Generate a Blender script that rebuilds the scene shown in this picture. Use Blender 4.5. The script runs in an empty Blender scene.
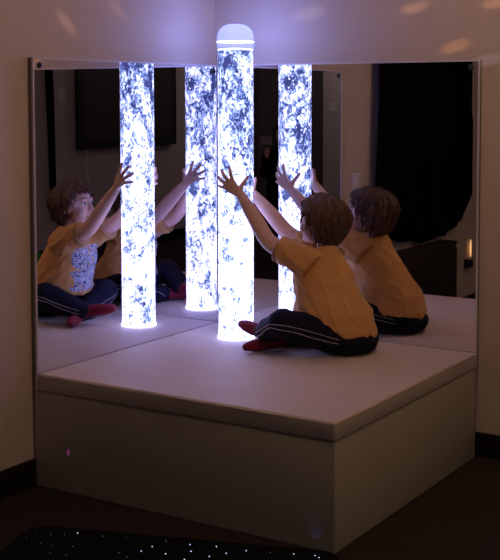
import bpy, bmesh, math, random
from mathutils import Vector, Matrix, noise
from mathutils.bvhtree import BVHTree

random.seed(7)
C = bpy.context.scene.collection
sc = bpy.context.scene
sc.view_settings.view_transform = 'Standard'
sc.view_settings.look = 'None'
sc.view_settings.gamma = 1.0
sc.view_settings.exposure = 0.0
sc.view_settings.use_curve_mapping = False
V = Vector
PI = math.pi

# ------------------------------------------------------------------ materials
def new_mat(name):
    m = bpy.data.materials.new(name); m.use_nodes = True
    nt = m.node_tree
    return m, nt, nt.nodes['Principled BSDF'], nt.nodes['Material Output']

def mat(name, col, rough=.6, metal=0.0, spec=.5, var=0.0, vscale=8.0, bump=0.0, bscale=60.0, emit=None, estr=0.0, sheen=0.0, sss=0.0, coords='Object', stretch=(1, 1, 1)):
    m, nt, b, out = new_mat(name)
    N, L = nt.nodes, nt.links
    b.inputs['Base Color'].default_value = (*col, 1)
    b.inputs['Roughness'].default_value = rough
    b.inputs['Metallic'].default_value = metal
    b.inputs['Specular IOR Level'].default_value = spec
    if sheen: b.inputs['Sheen Weight'].default_value = sheen
    if sss:
        b.inputs['Subsurface Weight'].default_value = sss
        b.inputs['Subsurface Radius'].default_value = (1, .35, .2)
        b.inputs['Subsurface Scale'].default_value = .006
    tc = None
    if var or bump:
        tc = N.new('ShaderNodeTexCoord'); mp = N.new('ShaderNodeMapping')
        mp.inputs['Scale'].default_value = stretch
        L.new(tc.outputs[coords], mp.inputs['Vector'])
    if var:
        n = N.new('ShaderNodeTexNoise'); n.inputs['Scale'].default_value = vscale; n.inputs['Detail'].default_value = 5
        L.new(mp.outputs[0], n.inputs['Vector'])
        r = N.new('ShaderNodeValToRGB')
        r.color_ramp.elements[0].position = .3; r.color_ramp.elements[1].position = .7
        r.color_ramp.elements[0].color = (*[max(0, c * (1 - var)) for c in col], 1)
        r.color_ramp.elements[1].color = (*[min(1, c * (1 + var)) for c in col], 1)
        L.new(n.outputs['Fac'], r.inputs['Fac']); L.new(r.outputs[0], b.inputs['Base Color'])
    if bump:
        n2 = N.new('ShaderNodeTexNoise'); n2.inputs['Scale'].default_value = bscale; n2.inputs['Detail'].default_value = 4
        L.new(mp.outputs[0], n2.inputs['Vector'])
        bp = N.new('ShaderNodeBump'); bp.inputs['Strength'].default_value = bump; bp.inputs['Distance'].default_value = .004
        L.new(n2.outputs['Fac'], bp.inputs['Height']); L.new(bp.outputs[0], b.inputs['Normal'])
    if emit:
        b.inputs['Emission Color'].default_value = (*emit, 1); b.inputs['Emission Strength'].default_value = estr
    return m

M = {}
M['wall'] = mat('wall_paint', (.60, .51, .45), .75, spec=.3, var=.03, vscale=3, bump=.12, bscale=140)
M['back_wall'] = mat('grey_paint', (.58, .53, .50), .8, spec=.2, var=.03, vscale=3, bump=.12, bscale=140)
M['ceiling'] = mat('ceiling_paint', (.55, .50, .46), .9, spec=.1, bump=.1, bscale=120)
M['carpet'] = mat('carpet_pile', (.044, .033, .030), .95, spec=.1, var=.35, vscale=220, bump=.8, bscale=420)
M['skirting'] = mat('black_skirting', (.012, .010, .010), .45, spec=.4)
M['vinyl'] = mat('cream_vinyl', (.60, .52, .48), .58, spec=.3, var=.03, vscale=5, bump=.22, bscale=14)
M['vinyl_side'] = mat('cream_vinyl_box', (.52, .49, .40), .55, spec=.3, var=.04, vscale=4, bump=.10, bscale=20)
M['board'] = mat('mirror_backing_board', (.22, .19, .17), .7)
M['trim'] = mat('mirror_edge_plastic', (.62, .60, .64), .35, spec=.6)
M['cap'] = mat('dark_screw_cap', (.02, .022, .035), .35)
M['skin'] = mat('skin', (.66, .42, .35), .55, spec=.35, var=.05, vscale=30, sss=.12)
M['lips'] = mat('lips', (.55, .20, .19), .45)
M['eye_white'] = mat('eye_white', (.8, .78, .76), .2)
M['iris'] = mat('iris', (.05, .04, .035), .15)
M['brow'] = mat('eyebrow_hair', (.16, .09, .05), .8)
M['hair'] = mat('brown_hair', (.090, .047, .029), .55, spec=.35, var=.4, vscale=50, bump=.35, bscale=200)
M['hair_dark'] = mat('dark_hair', (.012, .009, .009), .5)
M['pants'] = mat('navy_tracksuit', (.008, .009, .026), .75, spec=.12, var=.2, vscale=20, bump=.25, bscale=30)
M['stripe'] = mat('white_piping', (.40, .37, .40), .6)
M['cuff'] = mat('sleeve_binding', (.34, .19, .075), .7)
M['curtain'] = mat('black_cloth', (.006, .005, .006), .95, spec=.0, var=.2, vscale=30, bump=.3, bscale=120)
M['dark_wood'] = mat('dark_wood', (.026, .014, .011), .5, var=.3, vscale=12, stretch=(1, 1, .15))
M['white_plastic'] = mat('white_plastic', (.70, .68, .65), .4)
M['black_plastic'] = mat('black_plastic', (.006, .006, .008), .35)
M['screen'] = mat('tv_screen', (.055, .045, .048), .5, spec=.3)
M['door'] = mat('dark_door_paint', (.085, .068, .070), .6)
M['black_cloth2'] = mat('dark_clothing', (.006, .005, .008), .9, spec=.1)
M['mat_black'] = mat('black_mat_pile', (.006, .006, .009), .95, spec=.1, var=.3, vscale=150, bump=.6, bscale=300)
M['fibre'] = mat('fibre_glow', (.1, .1, .2), .4, emit=(.62, .66, 1.0), estr=2.2)
M['fibre_dim'] = mat('fibre_glow_dim', (.1, .1, .2), .4, emit=(.55, .58, 1.0), estr=.35)
M['pink_led'] = mat('pink_led', (.3, .05, .2), .4, emit=(.62, .12, .40), estr=.16)
M['leaf'] = mat('leaf_green', (.10, .42, .07), .45, var=.5, vscale=30)
M['pot'] = mat('pale_pot', (.62, .66, .45), .4)
M['soil'] = mat('soil', (.03, .02, .015), .9)
M['warm_bulb'] = mat('warm_bulb', (.9, .7, .4), .4, emit=(1.0, .50, .18), estr=1.0)
M['card'] = mat('pale_card', (.28, .25, .26), .7)

# mirror: silvered acrylic
m, nt, b, out = new_mat('acrylic_mirror')
nt.nodes.remove(b)
g = nt.nodes.new('ShaderNodeBsdfGlossy'); g.inputs['Color'].default_value = (.80, .79, .83, 1); g.inputs['Roughness'].default_value = 0.0
nt.links.new(g.outputs[0], out.inputs[0]); M['mirror'] = m

# clear acrylic tube wall: thin and straight through, with a gloss at grazing angles
m, nt, b, out = new_mat('clear_acrylic')
nt.nodes.remove(b); N, L = nt.nodes, nt.links
tr = N.new('ShaderNodeBsdfTransparent'); tr.inputs[0].default_value = (.97, .97, 1, 1)
gl = N.new('ShaderNodeBsdfGlossy'); gl.inputs['Roughness'].default_value = .03
fr = N.new('ShaderNodeFresnel'); fr.inputs[0].default_value = 1.12
mx = N.new('ShaderNodeMixShader'); L.new(fr.outputs[0], mx.inputs[0]); L.new(tr.outputs[0], mx.inputs[1]); L.new(gl.outputs[0], mx.inputs[2])
L.new(mx.outputs[0], out.inputs[0]); M['acrylic'] = m

# lit bubbling water: the lamp of the room. z runs 0..1.18 up the column
def water_mat(name, lo, hi, scale, zfade=True):
    m, nt, b, out = new_mat(name); nt.nodes.remove(b); N, L = nt.nodes, nt.links
    tc = N.new('ShaderNodeTexCoord'); mp = N.new('ShaderNodeMapping'); mp.inputs['Scale'].default_value = (1, 1, .72)
    L.new(tc.outputs['Object'], mp.inputs[0])
    n = N.new('ShaderNodeTexNoise'); n.inputs['Scale'].default_value = scale; n.inputs['Detail'].default_value = 6.0
    n.inputs['Roughness'].default_value = .64; n.inputs['Distortion'].default_value = 1.3
    L.new(mp.outputs[0], n.inputs['Vector'])
    # large slow swirls
    n2 = N.new('ShaderNodeTexNoise'); n2.inputs['Scale'].default_value = 11; n2.inputs['Detail'].default_value = 2; n2.inputs['Distortion'].default_value = .8
    L.new(mp.outputs[0], n2.inputs['Vector'])
    sep = N.new('ShaderNodeSeparateXYZ'); L.new(tc.outputs['Object'], sep.inputs[0])
    zr = N.new('ShaderNodeMapRange'); zr.inputs[1].default_value = .15; zr.inputs[2].default_value = 1.15
    zr.inputs[3].default_value = .062; zr.inputs[4].default_value = -.075
    L.new(sep.outputs[2], zr.inputs[0])
    a1 = N.new('ShaderNodeMath'); a1.operation = 'MULTIPLY_ADD'; a1.inputs[1].default_value = .75; L.new(n2.outputs['Fac'], a1.inputs[0]); L.new(n.outputs['Fac'], a1.inputs[2])
    a2 = N.new('ShaderNodeMath'); a2.operation = 'ADD'; L.new(a1.outputs[0], a2.inputs[0]); L.new(zr.outputs[0], a2.inputs[1])
    cr = N.new('ShaderNodeValToRGB'); e = cr.color_ramp.elements
    e[0].position = .71; e[0].color = (*lo, 1); e[1].position = .93; e[1].color = (*hi, 1)
    k = cr.color_ramp.elements.new(.79); k.color = (.30, .42, 1.05, 1)
    k = cr.color_ramp.elements.new(.84); k.color = (.66, .88, 1.7, 1)
    L.new(a2.outputs[0], cr.inputs[0])
    em = N.new('ShaderNodeEmission'); L.new(cr.outputs[0], em.inputs[0]); em.inputs[1].default_value = 1.0
    L.new(em.outputs[0], out.inputs[0])
    return m
M['water'] = water_mat('lit_water', (.07, .08, .30), (2.25, 2.2, 5.0), 52)
M['bubble'] = mat('lit_bubbles', (.5, .5, .6), .3, emit=(.72, .76, 1.0), estr=1.7)
M['surface_glow'] = mat('lit_froth', (.5, .5, .6), .3, emit=(.80, .82, 1.0), estr=2.2)
M['base_glow'] = mat('lit_base_ring', (.5, .5, .6), .3, emit=(.55, .60, 1.0), estr=5.0)

# frosted dome
m, nt, b, out = new_mat('frosted_dome')
b.inputs['Base Color'].default_value = (.62, .66, .82, 1); b.inputs['Roughness'].default_value = .38
N, L = nt.nodes, nt.links
tl = N.new('ShaderNodeBsdfTranslucent'); tl.inputs[0].default_value = (.72, .76, .9, 1)
tr = N.new('ShaderNodeBsdfTransparent')
mx = N.new('ShaderNodeMixShader'); mx.inputs[0].default_value = .5; L.new(b.outputs[0], mx.inputs[1]); L.new(tl.outputs[0], mx.inputs[2])
mx2 = N.new('ShaderNodeMixShader'); mx2.inputs[0].default_value = .88; L.new(mx.outputs[0], mx2.inputs[1]); L.new(tr.outputs[0], mx2.inputs[2])
L.new(mx2.outputs[0], out.inputs[0]); M['dome'] = m
m, nt, b, out = new_mat('white_collar'); N, L = nt.nodes, nt.links
b.inputs['Base Color'].default_value = (.8, .8, .88, 1); b.inputs['Roughness'].default_value = .4
tl = N.new('ShaderNodeBsdfTranslucent'); tl.inputs[0].default_value = (.8, .82, .95, 1)
mx = N.new('ShaderNodeMixShader'); mx.inputs[0].default_value = .6; L.new(b.outputs[0], mx.inputs[1]); L.new(tl.outputs[0], mx.inputs[2])
L.new(mx.outputs[0], out.inputs[0]); M['collar'] = m

# T-shirt: mustard cotton with a blue-and-white printed picture on the chest (front faces -x in world space)
m, nt, b, out = new_mat('mustard_tshirt'); N, L = nt.nodes, nt.links
b.inputs['Roughness'].default_value = .85; b.inputs['Specular IOR Level'].default_value = .15; b.inputs['Sheen Weight'].default_value = .1
tc = N.new('ShaderNodeTexCoord')
geo = N.new('ShaderNodeSeparateXYZ'); L.new(tc.outputs['Object'], geo.inputs[0])
nrm = N.new('ShaderNodeSeparateXYZ'); L.new(tc.outputs['Normal'], nrm.inputs[0])
def mth(op, a, bb, c=None):
    n = N.new('ShaderNodeMath'); n.operation = op
    for i, v in enumerate((a, bb, c)):
        if v is None: continue
        if isinstance(v, (int, float)): n.inputs[i].default_value = v
        else: L.new(v, n.inputs[i])
    return n.outputs[0]
msk = mth('LESS_THAN', nrm.outputs[0], -.12)
inz = mth('MULTIPLY', mth('GREATER_THAN', geo.outputs[2], .535), mth('LESS_THAN', geo.outputs[2], .74))
edge = N.new('ShaderNodeTexNoise'); edge.inputs['Scale'].default_value = 16; L.new(tc.outputs['Object'], edge.inputs['Vector'])
iny = mth('LESS_THAN', mth('MULTIPLY_ADD', edge.outputs['Fac'], .16, mth('ABSOLUTE', mth('ADD', geo.outputs[1], .235), 0.0)), .150)
wob = N.new('ShaderNodeTexNoise'); wob.inputs['Scale'].default_value = 24; wob.inputs['Detail'].default_value = 2; wob.inputs['Distortion'].default_value = 2.5
L.new(tc.outputs['Object'], wob.inputs['Vector'])
pr = N.new('ShaderNodeValToRGB'); pr.color_ramp.interpolation = 'CONSTANT'
e = pr.color_ramp.elements
e[0].position = 0; e[0].color = (.05, .06, .16, 1); e[1].position = .42; e[1].color = (.62, .62, .66, 1)
for pos, col in ((.48, (.10, .22, .50, 1)), (.52, (.62, .60, .62, 1)), (.57, (.06, .07, .16, 1)), (.60, (.62, .34, .14, 1))):
    k = e.new(pos); k.color = col
L.new(wob.outputs['Fac'], pr.inputs[0])
cn = N.new('ShaderNodeTexNoise'); cn.inputs['Scale'].default_value = 14; L.new(tc.outputs['Object'], cn.inputs['Vector'])
base = N.new('ShaderNodeMixRGB'); base.inputs[1].default_value = (.58, .30, .105, 1); base.inputs[2].default_value = (.68, .37, .14, 1); L.new(cn.outputs['Fac'], base.inputs[0])
mixp = N.new('ShaderNodeMixRGB'); L.new(mth('MULTIPLY', msk, mth('MULTIPLY', inz, iny)), mixp.inputs[0]); L.new(base.outputs[0], mixp.inputs[1]); L.new(pr.outputs[0], mixp.inputs[2])
L.new(mixp.outputs[0], b.inputs['Base Color'])
bn = N.new('ShaderNodeTexNoise'); bn.inputs['Scale'].default_value = 40; L.new(tc.outputs['Object'], bn.inputs['Vector'])
bp = N.new('ShaderNodeBump'); bp.inputs['Strength'].default_value = .25; bp.inputs['Distance'].default_value = .004; L.new(bn.outputs['Fac'], bp.inputs['Height']); L.new(bp.outputs[0], b.inputs['Normal'])
M['shirt'] = m

# red patterned socks
m, nt, b, out = new_mat('red_sock'); N, L = nt.nodes, nt.links
b.inputs['Roughness'].default_value = .9
tc = N.new('ShaderNodeTexCoord'); w = N.new('ShaderNodeTexWave'); w.inputs['Scale'].default_value = 28; w.inputs['Distortion'].default_value = 5; w.inputs['Detail'].default_value = 1
L.new(tc.outputs['Object'], w.inputs['Vector'])
r = N.new('ShaderNodeValToRGB'); r.color_ramp.elements[0].color = (.24, .006, .035, 1); r.color_ramp.elements[1].color = (.06, .006, .02, 1)
r.color_ramp.elements[0].position = .72; r.color_ramp.elements[1].position = .86
L.new(w.outputs['Fac'], r.inputs[0]); L.new(r.outputs[0], b.inputs['Base Color']); M['sock'] = m

# ------------------------------------------------------------------ mesh helpers
def tag(o, label=None, cat=None, group=None, kind=None):
    if label: o['label'] = label
    if cat: o['category'] = cat
    if group: o['group'] = group
    if kind: o['kind'] = kind
    return o

def thing(name, label, cat, loc=(0, 0, 0), group=None):
    o = bpy.data.objects.new(name, None); C.objects.link(o); o.location = loc
    o.empty_display_size = .05
    return tag(o, label, cat, group)

def link(name, me, m, parent=None, smooth=False):
    o = bpy.data.objects.new(name, me); C.objects.link(o)
    if m is not None:
        me.materials.clear(); me.materials.append(m)
    if smooth:
        for p in me.polygons: p.use_smooth = True
    if parent is not None:
        o.parent = parent
        o.matrix_parent_inverse = Matrix.Translation(-parent.location)   # geometry is written in world coordinates
    return o

def obj(name, bm, m, parent=None, smooth=False):
    bmesh.ops.recalc_face_normals(bm, faces=bm.faces[:])
    me = bpy.data.meshes.new(name); bm.to_mesh(me); bm.free()
    return link(name, me, m, parent, smooth)

def box(bm, lo, hi, bev=0.0, seg=2):
    lo, hi = V(lo), V(hi)
    r = bmesh.ops.create_cube(bm, size=1.0, matrix=Matrix.Translation((lo + hi) / 2) @ Matrix.Diagonal((*(hi - lo), 1)))
    if bev:
        es = {e for v in r['verts'] for e in v.link_edges}
        bmesh.ops.bevel(bm, geom=list(es), offset=bev, segments=seg, profile=.5, affect='EDGES')
    return bm

def boxes(*bs, bev=0.0, seg=2):
    bm = bmesh.new()
    for lo, hi in bs: box(bm, lo, hi, bev, seg)
    return bm

def ell(bm, c, r, R=None, seg=20):
    Mx = Matrix.Translation(V(c)) @ (R.to_4x4() if R else Matrix.Identity(4)) @ Matrix.Diagonal((*(r if hasattr(r, '__len__') else (r, r, r)), 1))
    bmesh.ops.create_uvsphere(bm, u_segments=seg, v_segments=seg // 2 + 2, radius=1.0, matrix=Mx)

def ring_loft(bm, rings, caps=True):
    rows = [[bm.verts.new(p) for p in r] for r in rings]
    n = len(rows[0])
    for a, b_ in zip(rows, rows[1:]):
        for i in range(n):
            bm.faces.new((a[i], a[(i + 1) % n], b_[(i + 1) % n], b_[i]))
    if caps:
        bm.faces.new(rows[0]); bm.faces.new(rows[-1])

def frames(pts):
    pts = [V(p) for p in pts]; out = []
    up = None
    for i, p in enumerate(pts):
        t = (pts[min(i + 1, len(pts) - 1)] - pts[max(i - 1, 0)]).normalized()
        if up is None: up = V((0, 0, 1)) if abs(t.z) < .9 else V((1, 0, 0))
        s = t.cross(up).normalized(); up = s.cross(t).normalized()
        out.append((p, t, s, up))
    return out

def tube(bm, pts, radii, n=12, round_ends=False, flat=1.0):
    fr = frames(pts); rings = []
    if not hasattr(radii, '__len__'): radii = [radii] * len(pts)
    def ring(p, s, u, r): return [p + s * (math.cos(2 * PI * k / n) * r) + u * (math.sin(2 * PI * k / n) * r * flat) for k in range(n)]
    if round_ends:
        p, t, s, u = fr[0]
        for a in (-.95, -.8, -.45): rings.append(ring(p + t * (a * radii[0]), s, u, radii[0] * math.sqrt(1 - a * a)))
    for (p, t, s, u), r in zip(fr, radii): rings.append(ring(p, s, u, r))
    if round_ends:
        p, t, s, u = fr[-1]
        for a in (.45, .8, .95): rings.append(ring(p + t * (a * radii[-1]), s, u, radii[-1] * math.sqrt(1 - a * a)))
    ring_loft(bm, rings)

def lathe(bm, prof, c=(0, 0, 0), n=48, close=False):
    c = V(c); rows = []
    for r, z in prof: rows.append([bm.verts.new(c + V((r * math.cos(2 * PI * k / n), r * math.sin(2 * PI * k / n), z))) for k in range(n)])
    for a, b_ in zip(rows, rows[1:]):
        for i in range(n): bm.faces.new((a[i], a[(i + 1) % n], b_[(i + 1) % n], b_[i]))
    if close: bm.faces.new(rows[0]); bm.faces.new(rows[-1])

def smooth_path(pts, n=6):
    P = [V(p) for p in pts]; out = []
    for i in range(len(P) - 1):
        p0, p1, p2, p3 = P[max(i - 1, 0)], P[i], P[i + 1], P[min(i + 2, len(P) - 1)]
        for k in range(n):
            t = k / n
            out.append(.5 * ((2 * p1) + (p2 - p0) * t + (2 * p0 - 5 * p1 + 4 * p2 - p3) * t * t + (3 * p1 - p0 - 3 * p2 + p3) * t ** 3))
    out.append(P[-1]); return out

def smooth_vals(vals, n=6):
    return [v.x for v in smooth_path([(v, 0, 0) for v in vals], n)]

def blob(name, bm, voxel, m, parent=None, iters=4, disp=None):
    """the closed shapes in bm melted into one continuous skin"""
    bmesh.ops.recalc_face_normals(bm, faces=bm.faces[:])
    me = bpy.data.meshes.new(name + '_rough'); bm.to_mesh(me); bm.free()
    o = bpy.data.objects.new('rough', me); C.objects.link(o)
    md = o.modifiers.new('r', 'REMESH'); md.mode = 'VOXEL'; md.voxel_size = voxel; md.use_smooth_shade = True
    if iters:
        s = o.modifiers.new('s', 'SMOOTH'); s.factor = .5; s.iterations = iters
    dg = bpy.context.evaluated_depsgraph_get(); dg.update()
    res = bpy.data.meshes.new_from_object(o.evaluated_get(dg))
    res.name = name
    bpy.data.objects.remove(o); bpy.data.meshes.remove(me)
    if disp:
        ns = [v.normal.copy() for v in res.vertices]
        for v, nn in zip(res.vertices, ns):
            v.co = v.co + nn * disp(v.co, nn)
        res.update()
    return link(name, res, m, parent, smooth=True)

# ------------------------------------------------------------------ the room
def struct(name, bm, m, parent=None, smooth=False):
    o = obj(name, bm, m, parent, smooth)
    if parent is None: o['kind'] = 'structure'
    return o

RX, RY, H = 4.0, -6.6, 2.5          # far walls, ceiling height
WX, WY = -.025, .025                # faces of the two walls of the corner
struct('floor', boxes(((WX - .1, RY - .1, -.1), (RX + .1, WY + .1, 0))), M['carpet'])
struct('ceiling', boxes(((WX - .1, RY - .1, H), (RX + .1, WY + .1, H + .1))), M['ceiling'])
struct('wall_left', boxes(((WX - .1, RY, 0), (WX, WY, H))), M['wall'])
struct('wall_right', boxes(((WX - .1, WY, 0), (RX, WY + .1, H))), M['wall'])
struct('wall_east', boxes(((RX, RY, 0), (RX + .1, WY + .1, H))), M['back_wall'])
struct('wall_back', boxes(((WX - .1, RY - .1, 0), (RX + .1, RY, H))), M['back_wall'])
def skirting(name, lo, hi):
    struct(name, boxes((lo, hi), bev=.004), M['skirting'])
skirting('baseboard_left', (WX, RY, 0), (WX + .014, WY, .10))
skirting('baseboard_right', (WX + .014, WY - .014, 0), (RX, WY, .095))
skirting('baseboard_east', (RX - .014, RY, 0), (RX, WY - .014, .10))
skirting('baseboard_back', (WX + .014, RY, 0), (3.05, RY + .014, .10))
d = struct('door_1', boxes(((3.19, RY, .005), (3.93, RY + .035, 2.0)), bev=.003), M['door'])
struct('door_frame', boxes(((3.12, RY, 0), (3.19, RY + .05, 2.07)), ((3.93, RY, 0), (3.985, RY + .05, 2.07)), ((3.19, RY, 2.0), (3.93, RY + .05, 2.07))), M['door'], d)
bm = bmesh.new(); tube(bm, [(3.27, RY + .035, 1.0), (3.27, RY + .075, 1.0), (3.37, RY + .08, 1.0)], .010)
struct('door_handle', bm, M['trim'], d)

# ------------------------------------------------------------------ podium and cushion
PW, PD, ZB, ZT = 1.200, 1.149, .3466, .4111
pod = thing('podium', 'cream vinyl covered corner podium standing on the dark carpet under the flat cushion', 'podium', (.6, -.57, 0))
bm = bmesh.new(); box(bm, (-.018, -PD + .001, 0), (PW + .004, -.004, ZB), bev=.006, seg=3)
obj('padded_box', bm, M['vinyl_side'], pod, True)
bm = bmesh.new(); ell(bm, (.140, -PD + .001, .146), (.0060, .003, .013))  # pink spot on the box front, its glow put in as emission
tag(obj('indicator_light', bm, M['pink_led'], pod, True), 'small pink glowing light')
cush = thing('flat_cushion', 'flat cream vinyl cushion lying on top of the corner podium', 'cushion', (.6, -.57, ZB))
bm = bmesh.new()
box(bm, (.002, -PD - .002, ZB + .001), (PW + .007, -.003, ZT), bev=.011, seg=4)
for f in bm.faces: f.smooth = True
bmesh.ops.subdivide_edges(bm, edges=[e for e in bm.edges if e.calc_length() > .5], cuts=60, use_grid_fill=True)
for v in bm.verts:
    n_ = noise.noise(V((v.co.x * 7, v.co.y * 7, v.co.z * 4))) * .0022 + noise.noise(V((v.co.x * 22, v.co.y * 9, 3))) * .0007
    if v.co.z > ZT - .003: v.co.z += n_ - .0026 if .02 < -v.co.y < PD - .02 and .02 < v.co.x < PW - .02 else 0
    elif v.co.y < -PD + .002: v.co.y += n_ * .8
    elif v.co.x > PW + .003: v.co.x += n_ * .8
obj('pad', bm, M['vinyl'], cush, True)
bm = bmesh.new()
tube(bm, [(.012, -PD + .001, ZT - .007), (PW - .003, -PD + .001, ZT - .007)], .003, 8)
tube(bm, [(PW + .004, -PD + .008, ZT - .007), (PW + .004, -.012, ZT - .007)], .003, 8)
obj('piping', bm, M['vinyl'], cush, True)

# ------------------------------------------------------------------ mirrors
ZM0, ZM1 = .3472, 1.535
def mirror_panel(which):
    left = which == 'left'
    Ln = 1.150 if left else 1.203
    t = thing('mirror_panel', 'wall mirror reflecting the child\'s face and shirt front, at right angles to the other mirror' if left else
              'wall mirror directly behind the child, reflecting the back of the child and black curtain', 'mirror',
              (-.0125, -Ln / 2, ZM0) if left else (Ln / 2, .0125, ZM0), 'acrylic corner mirrors')
    def bx(a0, a1, d0, d1, z0, z1):
        """a along the wall from the corner, d from the wall face into the room"""
        if left: return ((WX + d0, -a1, z0), (WX + d1, -a0, z1))
        return ((a0, WY - d1, z0), (a1, WY - d0, z1))
    s = 0.0 if left else 0.0
    obj('backing_board', boxes(bx(s, Ln - .002, .0005, .020, ZM0, ZM1 - .002)), M['board'], t)
    obj('mirror_face', boxes(bx(s, Ln - .006, .0201, .025, ZM0, ZM1 - .006)), M['mirror'], t)
    obj('edge_trim', boxes(bx(s, Ln, .018, .0262, ZM1 - .0062, ZM1), bx(Ln - .0062, Ln, .018, .0262, ZM0, ZM1 - .0062)), M['trim'], t)
    for a, z in ((Ln - .035, ZM1 - .028), (.026, ZM1 - .028)):
        bm = bmesh.new()
        p = V((WX + .025, -a, z)) if left else V((a, WY - .025, z))
        R = Matrix.Rotation(PI / 2, 3, 'Y') if left else Matrix.Rotation(PI / 2, 3, 'X')
        Mx = Matrix.Translation(p) @ R.to_4x4()
        lathe(bm, [(.0001, .006), (.006, .006), (.010, .0045), (.0115, .001), (.0115, 0)], n=20)
        if not left: bmesh.ops.rotate(bm, verts=bm.verts[:], cent=(0, 0, 0), matrix=Matrix.Rotation(0, 3, 'X'))
        bmesh.ops.transform(bm, matrix=Mx, verts=bm.verts[:])
        obj('screw_cap', bm, M['cap'], t, True)
mirror_panel('left'); mirror_panel('right')

# ------------------------------------------------------------------ bubble tube
TX, TY, TR = .2521, -.2387, .0737
zw, zc, zd = 1.586, 1.617, 1.6894     # water top, collar, dome top
tb = thing('bubble_tube', 'tall glowing blue-white bubble tube with domed cap standing on the cushion in the mirrored corner', 'lamp', (TX, TY, ZT))
def tmesh(name, prof, m, close=False, n=64):
    """lathe in the tube's own frame, so the lit water pattern runs in its own coordinates"""
    bm = bmesh.new(); lathe(bm, prof, n=n, close=close)
    bmesh.ops.recalc_face_normals(bm, faces=bm.faces[:])
    me = bpy.data.meshes.new(name); bm.to_mesh(me); bm.free(); me.materials.append(m)
    for p in me.polygons: p.use_smooth = True
    o = bpy.data.objects.new(name, me); C.objects.link(o); o.parent = tb
    return o
hw, hc, hd = zw - ZT, zc - ZT, zd - ZT
tmesh('clear_tube', [(TR, .001), (TR, hw + .004)], M['acrylic'])
tmesh('water_column', [(.0001, .012), (TR - .0018, .012)] + [(TR - .0018, .012 + (hw - .016) * i / 40) for i in range(41)] + [(.0001, hw - .004)], M['water'])
tmesh('froth', [(.0001, hw + .004), (TR * .6, hw + .005), (TR - .002, hw + .003), (TR - .002, hw - .004), (.0001, hw - .004)], M['surface_glow'])
tmesh('base_ring', [(TR - .002, .001), (TR + .002, .001), (TR + .003, .005), (TR + .001, .009), (TR - .002, .009)], M['base_glow'])
tmesh('collar', [(TR + .0012, hc - .003), (TR + .0026, hc - .002), (TR + .0028, hc + .001), (TR + .0022, hc + .003), (TR + .0012, hc + .003)], M['collar'])
dome = [(TR + .0008, hw + .0055), (TR + .0008, hc)]
for i in range(15):
    a = (PI / 2) * i / 14
    ca, sa = math.cos(a) ** .72, math.sin(a) ** .80
    dome.append((max(.0002, (TR + .001) * ca), hc + .004 + (hd - hc - .004) * sa))
tmesh('domed_cap', dome, M['dome'])
# bubbles rising close behind the clear wall
bm = bmesh.new(); rnd = random.Random(3)
for i in range(420):
    z = .03 + (hw - .06) * rnd.random() ** 1.0
    a = rnd.random() * 2 * PI; s = rnd.uniform(.0012, .0040) * (1.0 if rnd.random() < .8 else 1.5)
    r = TR - .0019
    bmesh.ops.create_icosphere(bm, subdivisions=1, radius=1.0, matrix=Matrix.Translation((r * math.cos(a), r * math.sin(a), z)) @ Matrix.Rotation(a, 4, 'Z') @ Matrix.Diagonal((.0013, s, s * rnd.uniform(.6, 1.6), 1)))
me = bpy.data.meshes.new('bubbles'); bm.to_mesh(me); bm.free(); me.materials.append(M['bubble'])
for p in me.polygons: p.use_smooth = True
o = bpy.data.objects.new('bubbles', me); C.objects.link(o); o.parent = tb; o['kind'] = 'stuff'

# ------------------------------------------------------------------ the child
child = thing('person', 'small child in mustard T-shirt sitting cross-legged, both hands on the bubble tube', 'person', (.775, -.24, ZT))
J = dict(lhip=V((.775, -.300, .478)), lknee=V((.600, -.452, .536)), lank=V((.452, -.352, .470)), ltoe=V((.332, -.318, .486)),
         rhip=V((.775, -.175, .478)), rknee=V((.570, -.082, .512)), rank=V((.520, -.320, .438)), rtoe=V((.446, -.462, .432)),
         lsh=V((.612, -.303, .762)), rsh=V((.612, -.140, .762)), lel=V((.460, -.318, .826)), rel=V((.445, -.145, .842)))
HC = V((.637, -.209, .915))
hz = math.radians(174); ht = math.radians(6)
F = V((math.cos(hz) * math.cos(ht), math.sin(hz) * math.cos(ht), math.sin(ht))); LF = V((0, 0, 1)).cross(F).normalized(); UP = F.cross(LF)
HR = Matrix((F, LF, UP)).transposed()
def hp(a, b_, c): return HC + HR @ V((a, b_, c))

def hand(bm, axis, az, u0, z0, wrist, mirror, curl=0.0):
    """five fingers spread over the round wall of the tube; (u, v, w): along, up and off the wall"""
    def P(u, v, w):
        a = az - (u + u0) / TR
        p = V((axis[0] + (TR + .0018 + w) * math.cos(a), axis[1] + (TR + .0018 + w) * math.sin(a), z0 + v))
        return V((p.x, -p.y, p.z)) if mirror else p
    def chain(pts, rad): tube(bm, smooth_path([P(*p) for p in pts], 4), smooth_vals(rad, 4), 10, True)
    kn = dict(i=(.002, .029), m=(.013, .026), r=(.0215, .0155), p=(.026, .003))
    tips = dict(i=(.015, .084), m=(.050, .073), r=(.066, .044), p=(.065, .008))
    wr = (-.0245, -.0285, .020)
    for k in 'imrp':
        a, b_ = kn[k], tips[k]
        chain([wr, (.35 * wr[0] + .6 * a[0], .35 * wr[1] + .6 * a[1], .016), (a[0], a[1], .0125)], [.0135, .0125, .0100])
        mid = (a[0] + (b_[0] - a[0]) * .45, a[1] + (b_[1] - a[1]) * .45); m2 = (a[0] + (b_[0] - a[0]) * .75, a[1] + (b_[1] - a[1]) * .75)
        rr = .0077 if k != 'p' else .0066
        chain([(a[0], a[1], .0125), (*mid, .0125), (*m2, .0090), (*b_, .0060)], [rr + .0012, rr, rr * .92, rr * .78])
    chain([wr, (-.021, -.006, .014), (-.030, .014, .0105), (-.042, .031, .009), (-.053, .046, .0068)], [.012, .0125, .0090, .0078, .0060])
    return P(*wr)

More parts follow.
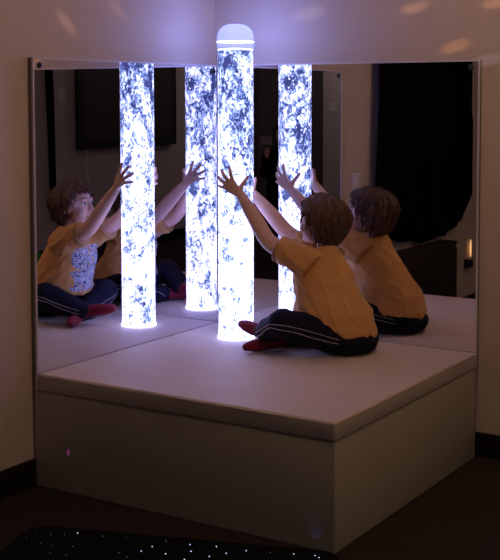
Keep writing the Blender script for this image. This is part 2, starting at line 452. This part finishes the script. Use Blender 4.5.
bm = bmesh.new()
# trunk
def oval(c, rx, ry, tilt=0.0, n=28):
    out = []
    for k in range(n):
        x, y = rx * math.cos(2 * PI * k / n), ry * math.sin(2 * PI * k / n)
        out.append(V(c) + V((x, y, -tilt * x)))
    return out
ring_loft(bm, [oval((.765, -.238, .425), .085, .095), oval((.765, -.238, .48), .095, .110), oval((.735, -.234, .56), .085, .095), oval((.675, -.226, .66), .078, .095),
               oval((.645, -.222, .73), .070, .098), oval((.648, -.221, .762), .055, .085), oval((.655, -.220, .79), .035, .045)])
tube(bm, [(.668, -.220, .765), hp(-.02, 0, -.06), hp(-.012, 0, -.01)], [.036, .033, .036], 16, True)
# arms
wl = hand(bm, (TX, TY), math.atan2(-.837, .548), .008, 1.030, None, False)
wr_ = hand(bm, (TX, -TY), math.atan2(-.864, .503), .034, 1.018, None, True)
for sh, el, w in ((J['lsh'], J['lel'], wl), (J['rsh'], J['rel'], wr_)):
    pts = smooth_path([sh, sh.lerp(el, .5), el, el.lerp(w, .5), w.lerp(el, -.02)], 5)
    tube(bm, pts, smooth_vals([.041, .037, .0325, .0300, .0195], 5), 16, True)
# legs
for s in 'lr':
    hip, kn, an, toe = J[s + 'hip'], J[s + 'knee'], J[s + 'ank'], J[s + 'toe']
    tube(bm, [hip, hip.lerp(kn, .5), kn], [.058, .052, .040], 16, True)
    tube(bm, [kn, kn.lerp(an, .5), an], [.040, .036, .024], 16, True)
    d_ = (toe - an); 
    tube(bm, [an - d_.normalized() * .018, an.lerp(toe, .5), toe], [.022, .022, .014], 14, True)
# head
ell(bm, hp(-.006, 0, .016), (.088, .070, .076), HR)
ell(bm, hp(.030, 0, -.034), (.052, .055, .066), HR)
ell(bm, hp(.040, 0, -.074), (.034, .036, .028), HR)
for s in (-1, 1):
    ell(bm, hp(.052, s * .030, -.040), (.026, .024, .026), HR)
    ell(bm, hp(.066, s * .026, .020), (.014, .022, .008), HR)          # brow ridge
    ell(bm, hp(.0665, s * .0275, .0085), (.0140, .0150, .0060), HR)    # upper lid
    ell(bm, hp(-.012, s * .071, -.014), (.016, .008, .024), HR)        # ear
    ell(bm, hp(-.008, s * .076, -.014), (.012, .005, .018), HR)
tube(bm, [hp(.074, 0, .016), hp(.084, 0, -.008), hp(.094, 0, -.026)], [.007, .008, .009], 12, True)
ell(bm, hp(.0955, 0, -.0285), (.0095, .010, .009), HR)
for s in (-1, 1): ell(bm, hp(.087, s * .009, -.032), (.008, .007, .006), HR)
ell(bm, hp(.074, 0, -.056), (.016, .024, .015), HR)
ell(bm, hp(.066, 0, -.090), (.016, .018, .014), HR)
blob('body', bm, .0024, M['skin'], child, 3)
# face parts
for s in (-1, 1):
    bm = bmesh.new(); ell(bm, hp(.0675, s * .027, .0015), (.0120, .0130, .0090), HR)
    e_ = obj('eye', bm, M['eye_white'], child, True)
    bm = bmesh.new(); ell(bm, hp(.0775, s * .0265, .0018), (.0045, .0070, .0074), HR)
    io = link('iris', bpy.data.meshes.new('iris'), None); bm.to_mesh(io.data); bm.free(); io.data.materials.append(M['iris']); io.parent = e_
    io.matrix_parent_inverse = e_.matrix_basis.inverted() @ Matrix.Identity(4)
    io.matrix_parent_inverse = Matrix.Identity(4)
    bm = bmesh.new(); tube(bm, [hp(.082, s * .012, .022), hp(.080, s * .028, .027), hp(.068, s * .043, .022)], [.0022, .0030, .0018], 8, True, .7)
    obj('eyebrow', bm, M['brow'], child, True)
bm = bmesh.new()
tube(bm, [hp(.082, -.017, -.057), hp(.0895, -.006, -.0535), hp(.0900, 0, -.0545), hp(.0895, .006, -.0535), hp(.082, .017, -.057)], [.0018, .0036, .0032, .0036, .0018], 8, True)
tube(bm, [hp(.082, -.015, -.0585), hp(.089, 0, -.0620), hp(.082, .015, -.0585)], [.0018, .0042, .0018], 8, True)
obj('lips', bm, M['lips'], child, True)

# hair: a cap of overlapping locks falling from the crown
bm = bmesh.new(); hr = random.Random(11)
def skull(th, ph, off):
    """th round the head (0 = forehead), ph down from the crown"""
    d_ = V((math.sin(ph) * math.cos(th), math.sin(ph) * math.sin(th), math.cos(ph)))
    c = V((-.008, 0, .012)); rx, ry, rz = .094 + off, .079 + off, .082 + off
    if abs((th + PI) % (2 * PI) - PI) > 1.4: rx += .014
    if ph > PI / 2: rx *= 1 - .13 * (ph - PI / 2); ry *= 1 - .10 * (ph - PI / 2); rz *= 1.42
    return HC + HR @ (c + V((d_.x * rx, d_.y * ry, d_.z * rz)))
def hem_angle(th):
    a = abs((th + PI) % (2 * PI) - PI)                       # 0 forehead .. pi nape
    if a < .75: return math.radians(66)
    if a < 1.35: return math.radians(66 + (a - .75) / .6 * 44)
    return math.radians(112 + min(1, (a - 1.35) / 1.0) * 48)
cap = [[skull(2 * PI * k / 32, max(.02, hem_angle(2 * PI * k / 32) * q / 8 * .93), .003) for k in range(32)] for q in range(9)]
inner = [[skull(2 * PI * k / 32, max(.02, hem_angle(2 * PI * k / 32) * q / 8 * .93), -.016) for k in range(32)] for q in range(8, -1, -1)]
ring_loft(bm, cap + inner)
for i in range(330):
    th = hr.random() * 2 * PI; end = hem_angle(th) * hr.uniform(.90, 1.08)
    st = hr.uniform(.03, .70) * end; ph = [st + (end - st) * q / 7 for q in range(8)]
    sw = hr.uniform(-.30, .30); lift = hr.uniform(-.002, .011); ph0 = hr.random() * 6; fl = hr.uniform(-.006, .016)
    pts = [skull(th + sw * (q / 7) ** 1.5 + .06 * math.sin(ph0 + q), a, lift + .004 * math.sin(ph0 + q * 1.1) + fl * (q / 7) ** 3) for q, a in enumerate(ph)]
    w = hr.uniform(.0040, .0080)
    tube(bm, pts, [w * .6, w, w * 1.1, w * 1.1, w, w * .8, w * .55, w * .2], 7, True, .55)
blob('hair', bm, .0019, M['hair'], child, 0)

# T-shirt
bm = bmesh.new()
def fold(co, nn):
    k = noise.noise(V((co.x * 9 + co.z * 12, co.y * 10, co.z * 9 - co.x * 6))) * .0085
    a = noise.noise(V((co.x * 15 + co.z * 17 + 3, co.y * 13, co.z * 5 - co.x * 6)))
    k += (1 - min(1, abs(a) * 2.2)) ** 2 * .0065 - .002
    k += noise.noise(V((co.x * 26 + co.z * 30, co.y * 20, co.z * 16 - co.x * 20))) * .0025
    return k
ring_loft(bm, [oval((.716, -.240, .500), .158, .142, .14), oval((.715, -.240, .522), .163, .148, .14), oval((.702, -.236, .58), .156, .138, .10), oval((.672, -.230, .64), .134, .128, .05),
               oval((.648, -.226, .70), .116, .120), oval((.640, -.223, .742), .098, .112), oval((.645, -.221, .775), .072, .086, -.1), oval((.655, -.220, .800), .048, .054, -.2), oval((.660, -.220, .812), .041, .046, -.2)])
SL = []
for sh, el in ((J['lsh'], J['lel']), (J['rsh'], J['rel'])):
    end = sh.lerp(el, .70) + V((0, 0, -.010))
    pts = [sh.lerp(el, -.12), sh.lerp(el, .1), sh.lerp(el, .4), end]
    pts[0].x += .02; pts[0].z -= .02; pts[2].z = end.z - .012
    tube(bm, pts, [.060, .063, .056, .052], 20)
    SL.append((end, (el - sh).normalized(), .0505))
blob('tshirt', bm, .0034, M['shirt'], child, 3, fold)
for end, t, r in SL:
    bm = bmesh.new(); tube(bm, [end - t * .002, end + t * .001, end + t * .004], [r + .0004, r + .0010, r + .0004], 28)
    obj('sleeve_cuff', bm, M['cuff'], child, True)
# stitched hem line
# tracksuit trousers
bm = bmesh.new()
ring_loft(bm, [oval((.772, -.238, .4125), .080, .085), oval((.775, -.238, .425), .098, .112), oval((.778, -.238, .46), .108, .124), oval((.770, -.238, .50), .100, .115), oval((.755, -.238, .54), .085, .10)])
for s in 'lr':
    hip, kn, an = J[s + 'hip'], J[s + 'knee'], J[s + 'ank']
    cu = an.lerp(kn, .10)
    tube(bm, smooth_path([hip, hip.lerp(kn, .5) + V((0, 0, -.004)), kn], 5), smooth_vals([.068, .064, .058], 5), 20, True)
    tube(bm, smooth_path([kn, kn.lerp(an, .5) + V((0, 0, -.004 if s == 'l' else -.012)), cu], 5), smooth_vals([.057, .051, .040], 5), 20, True)
def pfold(co, nn):
    k = noise.noise(V((co.x * 16, co.y * 16, co.z * 24))) * .0055 + noise.noise(V((co.x * 38, co.y * 38, co.z * 46))) * .0020
    return min(k, max(0.0, co.z - .4120) if nn.z < -.3 else k)
pants = blob('trousers', bm, .0034, M['pants'], child, 3, pfold)
for v in pants.data.vertices:
    if v.co.z < .4118: v.co.z = .4118
pants.data.update()
bvh = BVHTree.FromPolygons([v.co for v in pants.data.vertices], [p.vertices[:] for p in pants.data.polygons])
# two piped stripes down the outside of each leg
for s, oy in (('l', -1), ('r', 1)):
    hip, kn, an = J[s + 'hip'], J[s + 'knee'], J[s + 'ank']
    for dz in (-.006, .013):
        guide = [hip + V((.030, oy * .075, dz - .010)), hip.lerp(kn, .35) + V((.0, oy * .07, dz)), hip.lerp(kn, .75) + V((.01, oy * .07, dz + .002)), kn + V((-.005, oy * .07, dz - .004)),
                 kn + V((-.05, oy * .06, dz - .012)), kn.lerp(an, .6) + V((-.01, oy * .06, dz - .006)), an + V((0, oy * .05, dz - .004))]
        pts = []
        for g_ in smooth_path(guide, 8):
            q, nn, _, _ = bvh.find_nearest(g_)
            pts.append(q + nn * .0006)
        for _ in range(2): pts = [pts[0]] + [(a + b_ * 2 + c) / 4 for a, b_, c in zip(pts, pts[1:], pts[2:])] + [pts[-1]]
        bm = bmesh.new(); tube(bm, pts, .0016, 6, True)
        obj('side_stripe', bm, M['stripe'], pants, True)
# socks
for s in 'lr':
    an, toe = J[s + 'ank'], J[s + 'toe']; kn = J[s + 'knee']; d_ = (toe - an).normalized()
    bm = bmesh.new()
    heel = an - d_ * .022 - V((0, 0, .004))
    tube(bm, smooth_path([heel, an + d_ * .03, an.lerp(toe, .72), toe], 4), smooth_vals([.0255, .0265, .0245, .0165], 4), 16, True)
    tube(bm, [an, an.lerp(kn, .14)], [.0275, .0285], 16, True)
    so = blob('sock', bm, .0026, M['sock'], child, 3)
    for v in so.data.vertices:
        if v.co.z < .4118: v.co.z = .4118

# ------------------------------------------------------------------ fibre-optic star mat on the floor
mt = thing('star_mat', 'black mat full of tiny white star lights lying on the carpet before the podium', 'mat', (.72, -1.75, 0))
bm = bmesh.new()
cx0, cy0 = .262, -1.462
ex, ey = V((.949, .315, 0)), V((.315, -.949, 0))          # along the back edge, towards the room
def mp_(a, b_, z): return V((cx0, cy0, z)) + ex * a + ey * b_
W_, D_, rc = 1.02, 1.05, .07
out = []
for (ca, cb, a0) in ((rc, rc, PI), (W_ - rc, rc, 1.5 * PI), (W_ - rc, D_ - rc, 0), (rc, D_ - rc, .5 * PI)):
    for k in range(7):
        a = a0 + (PI / 2) * k / 6; out.append((ca + rc * math.cos(a), cb + rc * math.sin(a)))
ring_loft(bm, [[mp_(a, b_, .0) for a, b_ in out], [mp_(a, b_, .010) for a, b_ in out],
               [mp_(W_ / 2 + (a - W_ / 2) * .992, D_ / 2 + (b_ - D_ / 2) * .992, .0135) for a, b_ in out]])
obj('mat_pile', bm, M['mat_black'], mt)
stars = [(.315, -1.505, 0), (.38, -1.505, 0), (.442, -1.45, 1), (.527, -1.428, 0), (.6, -1.4, 0), (.4, -1.573, 0), (.479, -1.617, 0), (.532, -1.606, 0), (.332, -1.565, 0),
         (.415, -1.481, 0), (.505, -1.544, 0), (.443, -1.572, 0), (.656, -1.508, 0), (.696, -1.52, 0), (.705, -1.462, 1), (.712, -1.416, 1), (.72, -1.356, 0), (.781, -1.44, 1),
         (.801, -1.341, 1), (.835, -1.384, 1), (.88, -1.312, 1), (.935, -1.341, 1), (.905, -1.388, 1), (.975, -1.291, 1), (1.112, -1.238, 1), (1.19, -1.222, 1), (1.172, -1.214, 1), (1.046, -1.266, 0), (.855, -1.446, 1)]
sr = random.Random(5)
for _ in range(40): 
    a, b_ = sr.uniform(.06, W_ - .06), sr.uniform(.40, D_ - .06); q = mp_(a, b_, 0); stars.append((q.x, q.y, 1))
for x, y, br in stars:
    bm = bmesh.new(); s = .0016 if br else .0013
    bmesh.ops.create_icosphere(bm, subdivisions=1, radius=s, matrix=Matrix.Translation((x, y, .0145)))
    obj('fibre_light', bm, M['fibre'] if br else M['fibre_dim'], mt, True)

# ------------------------------------------------------------------ the room behind the camera, seen only in the mirrors
# black curtain bunched on the left wall
cu_ = thing('curtain', 'long black curtain hanging on the wall, reflected in the mirror behind the child', 'curtain', (.02, -2.25, .55))
bm = bmesh.new(); rows = []
NU, NV = 90, 30
for j in range(NV + 1):
    v = j / NV; row = []
    for i in range(NU + 1):
        u = i / NU
        y1 = -2.945 + .055 * math.sin(v * PI) * (1 if v < .6 else .6) + (.19 * max(0, v - .90) / .10)
        y = -1.52 + (y1 + 1.52) * u - .01 * math.sin(v * 5)
        zb = .66 - .12 * math.sin(min(1, u / .55) * PI / 2) + (.065 * max(0, u - .72) / .28) + .012 * math.sin(u * 21)
        z = 2.2 + (zb - 2.2) * v
        x = .008 + .014 * math.sin(u * 44 + .8 * math.sin(v * 4)) + .008 * math.sin(u * 17 + v * 3) + .006 * v
        row.append(V((x, y, z)))
    rows.append(row)
vs = [[bm.verts.new(p) for p in r] for r in rows]
for j in range(NV):
    for i in range(NU): bm.faces.new((vs[j][i], vs[j][i + 1], vs[j + 1][i + 1], vs[j + 1][i]))
fab = obj('fabric', bm, M['curtain'], cu_, True)
md = fab.modifiers.new('thick', 'SOLIDIFY'); md.thickness = .004
bm = bmesh.new(); tube(bm, [(.012, -1.48, 2.215), (.012, -3.02, 2.215)], .012, 12)
for y in (-1.50, -3.0): tube(bm, [(WX, y, 2.215), (.012, y, 2.215)], .008, 8)
obj('curtain_rail', bm, M['black_plastic'], cu_, True)

cb = thing('low_cabinet', 'dark wooden low cabinet against the wall below the black curtain', 'cabinet', (.03, -2.35, 0))
obj('cabinet_body', boxes(((WX + .016, -2.46, 0), (.10, -1.70, .505)), ((WX + .016, -2.475, .505), (.105, -1.685, .52)), bev=.003), M['dark_wood'], cb)
for y0, y1 in ((-2.45, -2.085), (-2.075, -1.71)):
    dr = obj('cabinet_door', boxes(((.1005, y0, .03), (.112, y1, .485)), bev=.002), M['dark_wood'], cb)
    bm = bmesh.new(); ell(bm, (.118, (y1 - .03) if y0 < -2.4 else (y0 + .03), .26), .009)
    k_ = obj('knob', bm, M['black_plastic'], None, True); k_.parent = dr
nl = thing('night_light', 'small dark plug-in night light glowing on the wall beside the low cabinet', 'lamp', (.0, -2.93, .325))
obj('plug_body', boxes(((WX, -2.965, .29), (.015, -2.895, .345)), bev=.006), M['black_plastic'], nl, True)
bm = bmesh.new(); ell(bm, (-.010, -2.975, .41), (.007, .008, .060)); obj('bulb', bm, M['warm_bulb'], nl, True)  # added emissive strip standing in for the warm glow on the wall

def switch(name, label, lo, hi, rock_lo, rock_hi):
    t = thing(name, label, 'switch', (V(lo) + V(hi)) / 2, 'wall switches')
    obj('plate', boxes((lo, hi), bev=.003), M['white_plastic'], t)
    obj('rocker', boxes((rock_lo, rock_hi), bev=.001), M['white_plastic'], t)
switch('light_switch', 'white light switch on the wall between the mirror edge and the black curtain', (WX, -1.40, .905), (WX + .010, -1.32, .99), (WX + .010, -1.372, .93), (WX + .015, -1.348, .965))
switch('light_switch', 'pale light switch on the grey wall next to the dark door', (2.96, RY, 1.26), (3.045, RY + .010, 1.36), (2.99, RY + .010, 1.29), (3.015, RY + .014, 1.33))
switch('light_switch', 'pale switch plate on the grey wall between the narrow black drape and the television', (RX - .010, -3.55, 1.37), (RX, -3.44, 1.48), (RX - .014, -3.51, 1.40), (RX - .010, -3.48, 1.45))

tv = thing('television', 'large dark wall television with a pale cable hanging below it', 'television', (RX - .04, -4.37, 1.35))
obj('tv_case', boxes(((RX - .065, -5.10, .95), (RX - .030, -3.64, 1.80)), bev=.006), M['black_plastic'], tv)
obj('screen', boxes(((RX - .067, -5.02, 1.035), (RX - .0649, -3.72, 1.77))), M['screen'], tv)
obj('wall_bracket', boxes(((RX - .030, -4.6, 1.2), (RX - .0005, -4.1, 1.6))), M['black_plastic'], tv)
bm = bmesh.new(); tube(bm, smooth_path([(RX - .045, -3.79, .97), (RX - .03, -3.785, .85), (RX - .012, -3.83, .66), (RX - .010, -3.84, .40), (RX - .010, -3.82, .11)], 6), .006, 8)
tag(obj('cable', bm, M['white_plastic'], tv, True), 'thin pale cable')

bm = bmesh.new(); rows = []
for j in range(25):
    v = j / 24; yc = -3.27 - .10 * v - .012 * math.sin(v * 5); row = []
    for k in range(9):
        u = k / 8 - .5; row.append(V((RX - .03 - .018 * math.cos(u * 10 + v), yc + u * (.085 + .02 * math.sin(v * 3)), 2.1 - 1.75 * v)))
    rows.append(row)
vs = [[bm.verts.new(p) for p in r] for r in rows]
for a, b_ in zip(vs, vs[1:]):
    for i in range(8): bm.faces.new((a[i], a[i + 1], b_[i + 1], b_[i]))
dp = obj('narrow_drape', bm, M['curtain'], None, True)
md = dp.modifiers.new('thick', 'SOLIDIFY'); md.thickness = .005
tag(dp, 'narrow black drape hanging down the grey wall beside the pale switch plate', 'curtain')

# little green plant low by the far wall
pl = thing('potted_plant', 'small bright green plant in a pale pot on the floor, mirrored behind the child', 'plant', (3.30, -2.45, 0))
bm = bmesh.new(); lathe(bm, [(.0001, 0), (.035, 0), (.045, .07), (.048, .075), (.042, .075), (.038, .06), (.0001, .06)], (3.30, -2.45, 0), 24)
obj('pot', bm, M['pot'], pl, True)
bm = bmesh.new(); lathe(bm, [(.0001, .064), (.0395, .064), (.039, .0605)], (3.30, -2.45, 0), 20); obj('soil', bm, M['soil'], pl)
bm = bmesh.new(); pr_ = random.Random(2)
for i in range(110):
    a, r, z = pr_.random() * 2 * PI, pr_.random() ** .5 * .075, .09 + pr_.random() * .13
    c = V((3.30 + r * math.cos(a), -2.45 + r * math.sin(a), z))
    R = Matrix.Rotation(pr_.random() * 6, 4, 'Z') @ Matrix.Rotation(pr_.uniform(-.8, .8), 4, 'X')
    ell(bm, c, (.020, .010, .003), R.to_3x3(), 8)
for i in range(9):
    a = i * .7; tube(bm, [(3.30, -2.45, .06), (3.30 + .03 * math.cos(a), -2.45 + .03 * math.sin(a), .17)], .0018, 5)
obj('foliage', bm, M['leaf'], pl, True)

# dark figure standing beside the camera, a silhouette in the mirror
FX, FY = 2.40, -4.56
fg = thing('person', 'person in dark clothing standing in the dim room, a mirrored silhouette holding a pale card', 'person', (FX, FY, 0))
fd = V((-.50, .866, 0)); fs = V((.866, .50, 0))
def fp(a, b_, z): return V((FX, FY, z)) + fd * a + fs * b_
bm = bmesh.new()
FR = Matrix((fd, -fs, V((0, 0, 1)))).transposed()
ell(bm, fp(.012, 0, 1.09), (.078, .066, .092), FR); ell(bm, fp(.045, 0, 1.055), (.045, .048, .05), FR); ell(bm, fp(.088, 0, 1.07), (.012, .010, .012), FR)
tube(bm, [fp(0, 0, .92), fp(.005, 0, 1.04)], [.04, .034], 14, True)
ring_loft(bm, [[fp(rx * math.cos(2 * PI * k / 24), ry * math.sin(2 * PI * k / 24), z) for k in range(24)] for z, rx, ry in ((.54, .08, .11), (.62, .085, .12), (.72, .075, .105), (.85, .08, .125), (.92, .06, .12), (.95, .035, .06))])
def small_hand(bm, p, dirn, up_, side):
    tube(bm, [p, p + dirn * .035, p + dirn * .055], [.017, .022, .018], 10, True, .55)
    for k in range(4):
        b0 = p + dirn * .055 + side * (.011 * (k - 1.5)); tube(bm, [b0, b0 + dirn * (.020 + .004 * (1.5 - abs(k - 1.5))), b0 + dirn * .024 + up_ * .022], [.006, .0055, .0045], 8, True)
    tube(bm, [p + dirn * .015 + side * .016, p + dirn * .035 + side * .030, p + dirn * .05 + side * .026 + up_ * .01], [.008, .007, .005], 8, True)
for s in (-1, 1):
    tube(bm, [fp(0, s * .125, .885), fp(.03, s * .155, .74), fp(.16, s * .13, .90)], [.038, .032, .020], 12, True)
    small_hand(bm, fp(.16, s * .13, .90), (fd * .5 + V((0, 0, .86))).normalized(), fd * .3 - fs * s * .95, fs * -s * .6 + fd * .5)
    tube(bm, [fp(0, s * .06, .56), fp(.01, s * .065, .30), fp(0, s * .065, .07)], [.065, .048, .034], 12, True)
    tube(bm, [fp(-.03, s * .065, .035), fp(.05, s * .07, .032), fp(.11, s * .075, .026)], [.032, .030, .024], 12, True)
blob('body', bm, .006, M['skin'], fg, 2)
bm = bmesh.new()
ring_loft(bm, [[fp(rx * math.cos(2 * PI * k / 24), ry * math.sin(2 * PI * k / 24), z) for k in range(24)] for z, rx, ry in ((.52, .11, .14), (.62, .11, .145), (.72, .10, .13), (.85, .10, .145), (.92, .075, .13), (.955, .05, .07))])
for s in (-1, 1): tube(bm, [fp(0, s * .125, .885), fp(.03, s * .155, .74), fp(.145, s * .133, .88)], [.052, .046, .032], 12, True)
blob('jumper', bm, .007, M['black_cloth2'], fg, 3)
bm = bmesh.new()
ring_loft(bm, [[fp(rx * math.cos(2 * PI * k / 24), ry * math.sin(2 * PI * k / 24), z) for k in range(24)] for z, rx, ry in ((.44, .10, .135), (.50, .105, .14), (.56, .10, .13))])
for s in (-1, 1): tube(bm, [fp(0, s * .06, .56), fp(.01, s * .068, .30), fp(0, s * .068, .075)], [.075, .060, .050], 14)
blob('trousers', bm, .007, M['black_cloth2'], fg, 3)
for s in (-1, 1):
    bm = bmesh.new(); tube(bm, [fp(-.035, s * .066, .040), fp(.05, s * .07, .038), fp(.115, s * .075, .032)], [.040, .037, .031], 14, True)
    so = blob('shoe', bm, .005, M['black_plastic'], fg, 2)
    for v in so.data.vertices: v.co.z = max(v.co.z, .0005)
bm = bmesh.new()
ell(bm, fp(-.010, 0, 1.105), (.090, .082, .094), FR); ell(bm, fp(-.045, 0, 1.01), (.055, .085, .11), FR)
for s in (-1, 1): ell(bm, fp(.0, s * .072, 1.02), (.045, .018, .10), FR)
blob('hair', bm, .005, M['hair_dark'], fg, 3)
cd = boxes(((-.0015, -.05, -.035), (.0015, .05, .035)))
bmesh.ops.transform(cd, verts=cd.verts[:], matrix=Matrix.Translation(fp(.195, .135, 1.035)) @ FR.to_4x4())
tag(obj('card', cd, M['card']), 'pale card held up by the dark figure in the mirror', 'card')

# ------------------------------------------------------------------ light
def area(name, loc, target, size, power, col, sizey=None):
    l = bpy.data.lights.new(name, 'AREA'); l.energy = power; l.color = col; l.size = size
    if sizey: l.shape = 'RECTANGLE'; l.size_y = sizey
    o = bpy.data.objects.new(name, l); C.objects.link(o); o.location = loc
    o.rotation_euler = (V(target) - V(loc)).to_track_quat('-Z', 'Y').to_euler(); return o
def spot(name, loc, target, deg, power, col, blend=.6, r=.004):
    l = bpy.data.lights.new(name, 'SPOT'); l.energy = power; l.color = col; l.spot_size = math.radians(deg); l.spot_blend = blend; l.shadow_soft_size = r
    o = bpy.data.objects.new(name, l); C.objects.link(o); o.location = loc
    o.rotation_euler = (V(target) - V(loc)).to_track_quat('-Z', 'Y').to_euler(); return o
area('warm_room_lamp', (3.80, -1.6, 1.9), (.6, -.6, .9), .35, 3, (1.0, .74, .40))
l = bpy.data.lights.new('rear_ceiling_lamp', 'POINT'); l.energy = 7; l.color = (1.0, .82, .74); l.shadow_soft_size = .08  # added fill that brightens the back walls, not a known fitting
o = bpy.data.objects.new('rear_ceiling_lamp', l); C.objects.link(o); o.location = (2.7, -5.7, 2.3)
l = bpy.data.lights.new('warm_ceiling_lamp', 'POINT'); l.energy = 15.5; l.color = (1.0, .60, .40); l.shadow_soft_size = .08
o = bpy.data.objects.new('warm_ceiling_lamp', l); C.objects.link(o); o.location = (1.55, -1.22, 2.38)
l = bpy.data.lights.new('tube_top_lamp', 'POINT'); l.energy = 3.4; l.color = (.24, .30, 1.0); l.shadow_soft_size = .03
o = bpy.data.objects.new('tube_top_lamp', l); C.objects.link(o); o.location = (TX, TY, 1.640)
# blurred warm spots an effects projector throws on the walls
PJ = (2.6, -3.2, 2.25)
for tx_, ty_, tz_, dg_, pw_, cl_ in ((WX, -.944, 1.668, 1.3, 2.2, (1, .55, .25)), (WX, -.643, 1.731, 1.1, 2.0, (1, .5, .3)), (WX, -.015, 1.741, 1.1, 1.6, (1, .6, .4)),
                                     (.449, WY, 1.742, 1.4, 2.2, (1, .8, .8)), (.922, WY, 1.743, 1.3, 3.0, (1, .5, .25)), (1.091, WY, 1.588, 1.4, 3.0, (1, .45, .15)), (1.25, WY, 1.747, 1.2, 3.0, (1, .45, .2)), (1.225, WY, 1.534, 1.4, 1.2, (.8, .75, 1))):
    o = spot('projected_spot', PJ, (tx_, ty_, tz_), dg_ * 1.25, pw_ * 48, cl_, 1.0)
    o.rotation_euler = (o.rotation_euler.to_matrix() @ Matrix.Rotation(-.7 if tx_ < 0 else .15, 3, 'Z')).to_euler()
    o.scale = (1.35, .55, 1)
# stray blue fibre end shining up the podium corner
spot('fibre_end', (1.150, -1.172, .018), (1.125, -1.143, .10), 70, .006, (.30, .28, 1.0), 1.0)

w = bpy.data.worlds.new('room_dark'); sc.world = w; w.use_nodes = True
w.node_tree.nodes['Background'].inputs[0].default_value = (.5, .4, .35, 1); w.node_tree.nodes['Background'].inputs[1].default_value = .0

# ------------------------------------------------------------------ camera
cam = bpy.data.cameras.new('camera'); co = bpy.data.objects.new('camera', cam); C.objects.link(co)
cam.sensor_fit = 'HORIZONTAL'; cam.sensor_width = 36; cam.lens = 1166.42 * 36 / 500
cam.shift_x = (250 - 261.89) / 500; cam.shift_y = (181.24 - 280) / 500
r_ = V((.84888, .52858, -.00116)); u_ = V((-.03583, .05973, .99757)); f_ = V((-.52737, .84678, -.06964))
mw = Matrix((r_, u_, -f_)).transposed().to_4x4(); mw.translation = V((2.8487, -4.2065, 1.384))
co.matrix_world = mw; cam.clip_start = .05
sc.camera = co
sc.cycles.caustics_reflective = True
sc.cycles.use_denoising = True
sc.cycles.max_bounces = 12
sc.cycles.glossy_bounces = 8
sc.cycles.transparent_max_bounces = 16
sc.cycles.sample_clamp_indirect = 6.0
sc.cycles.blur_glossy = .2
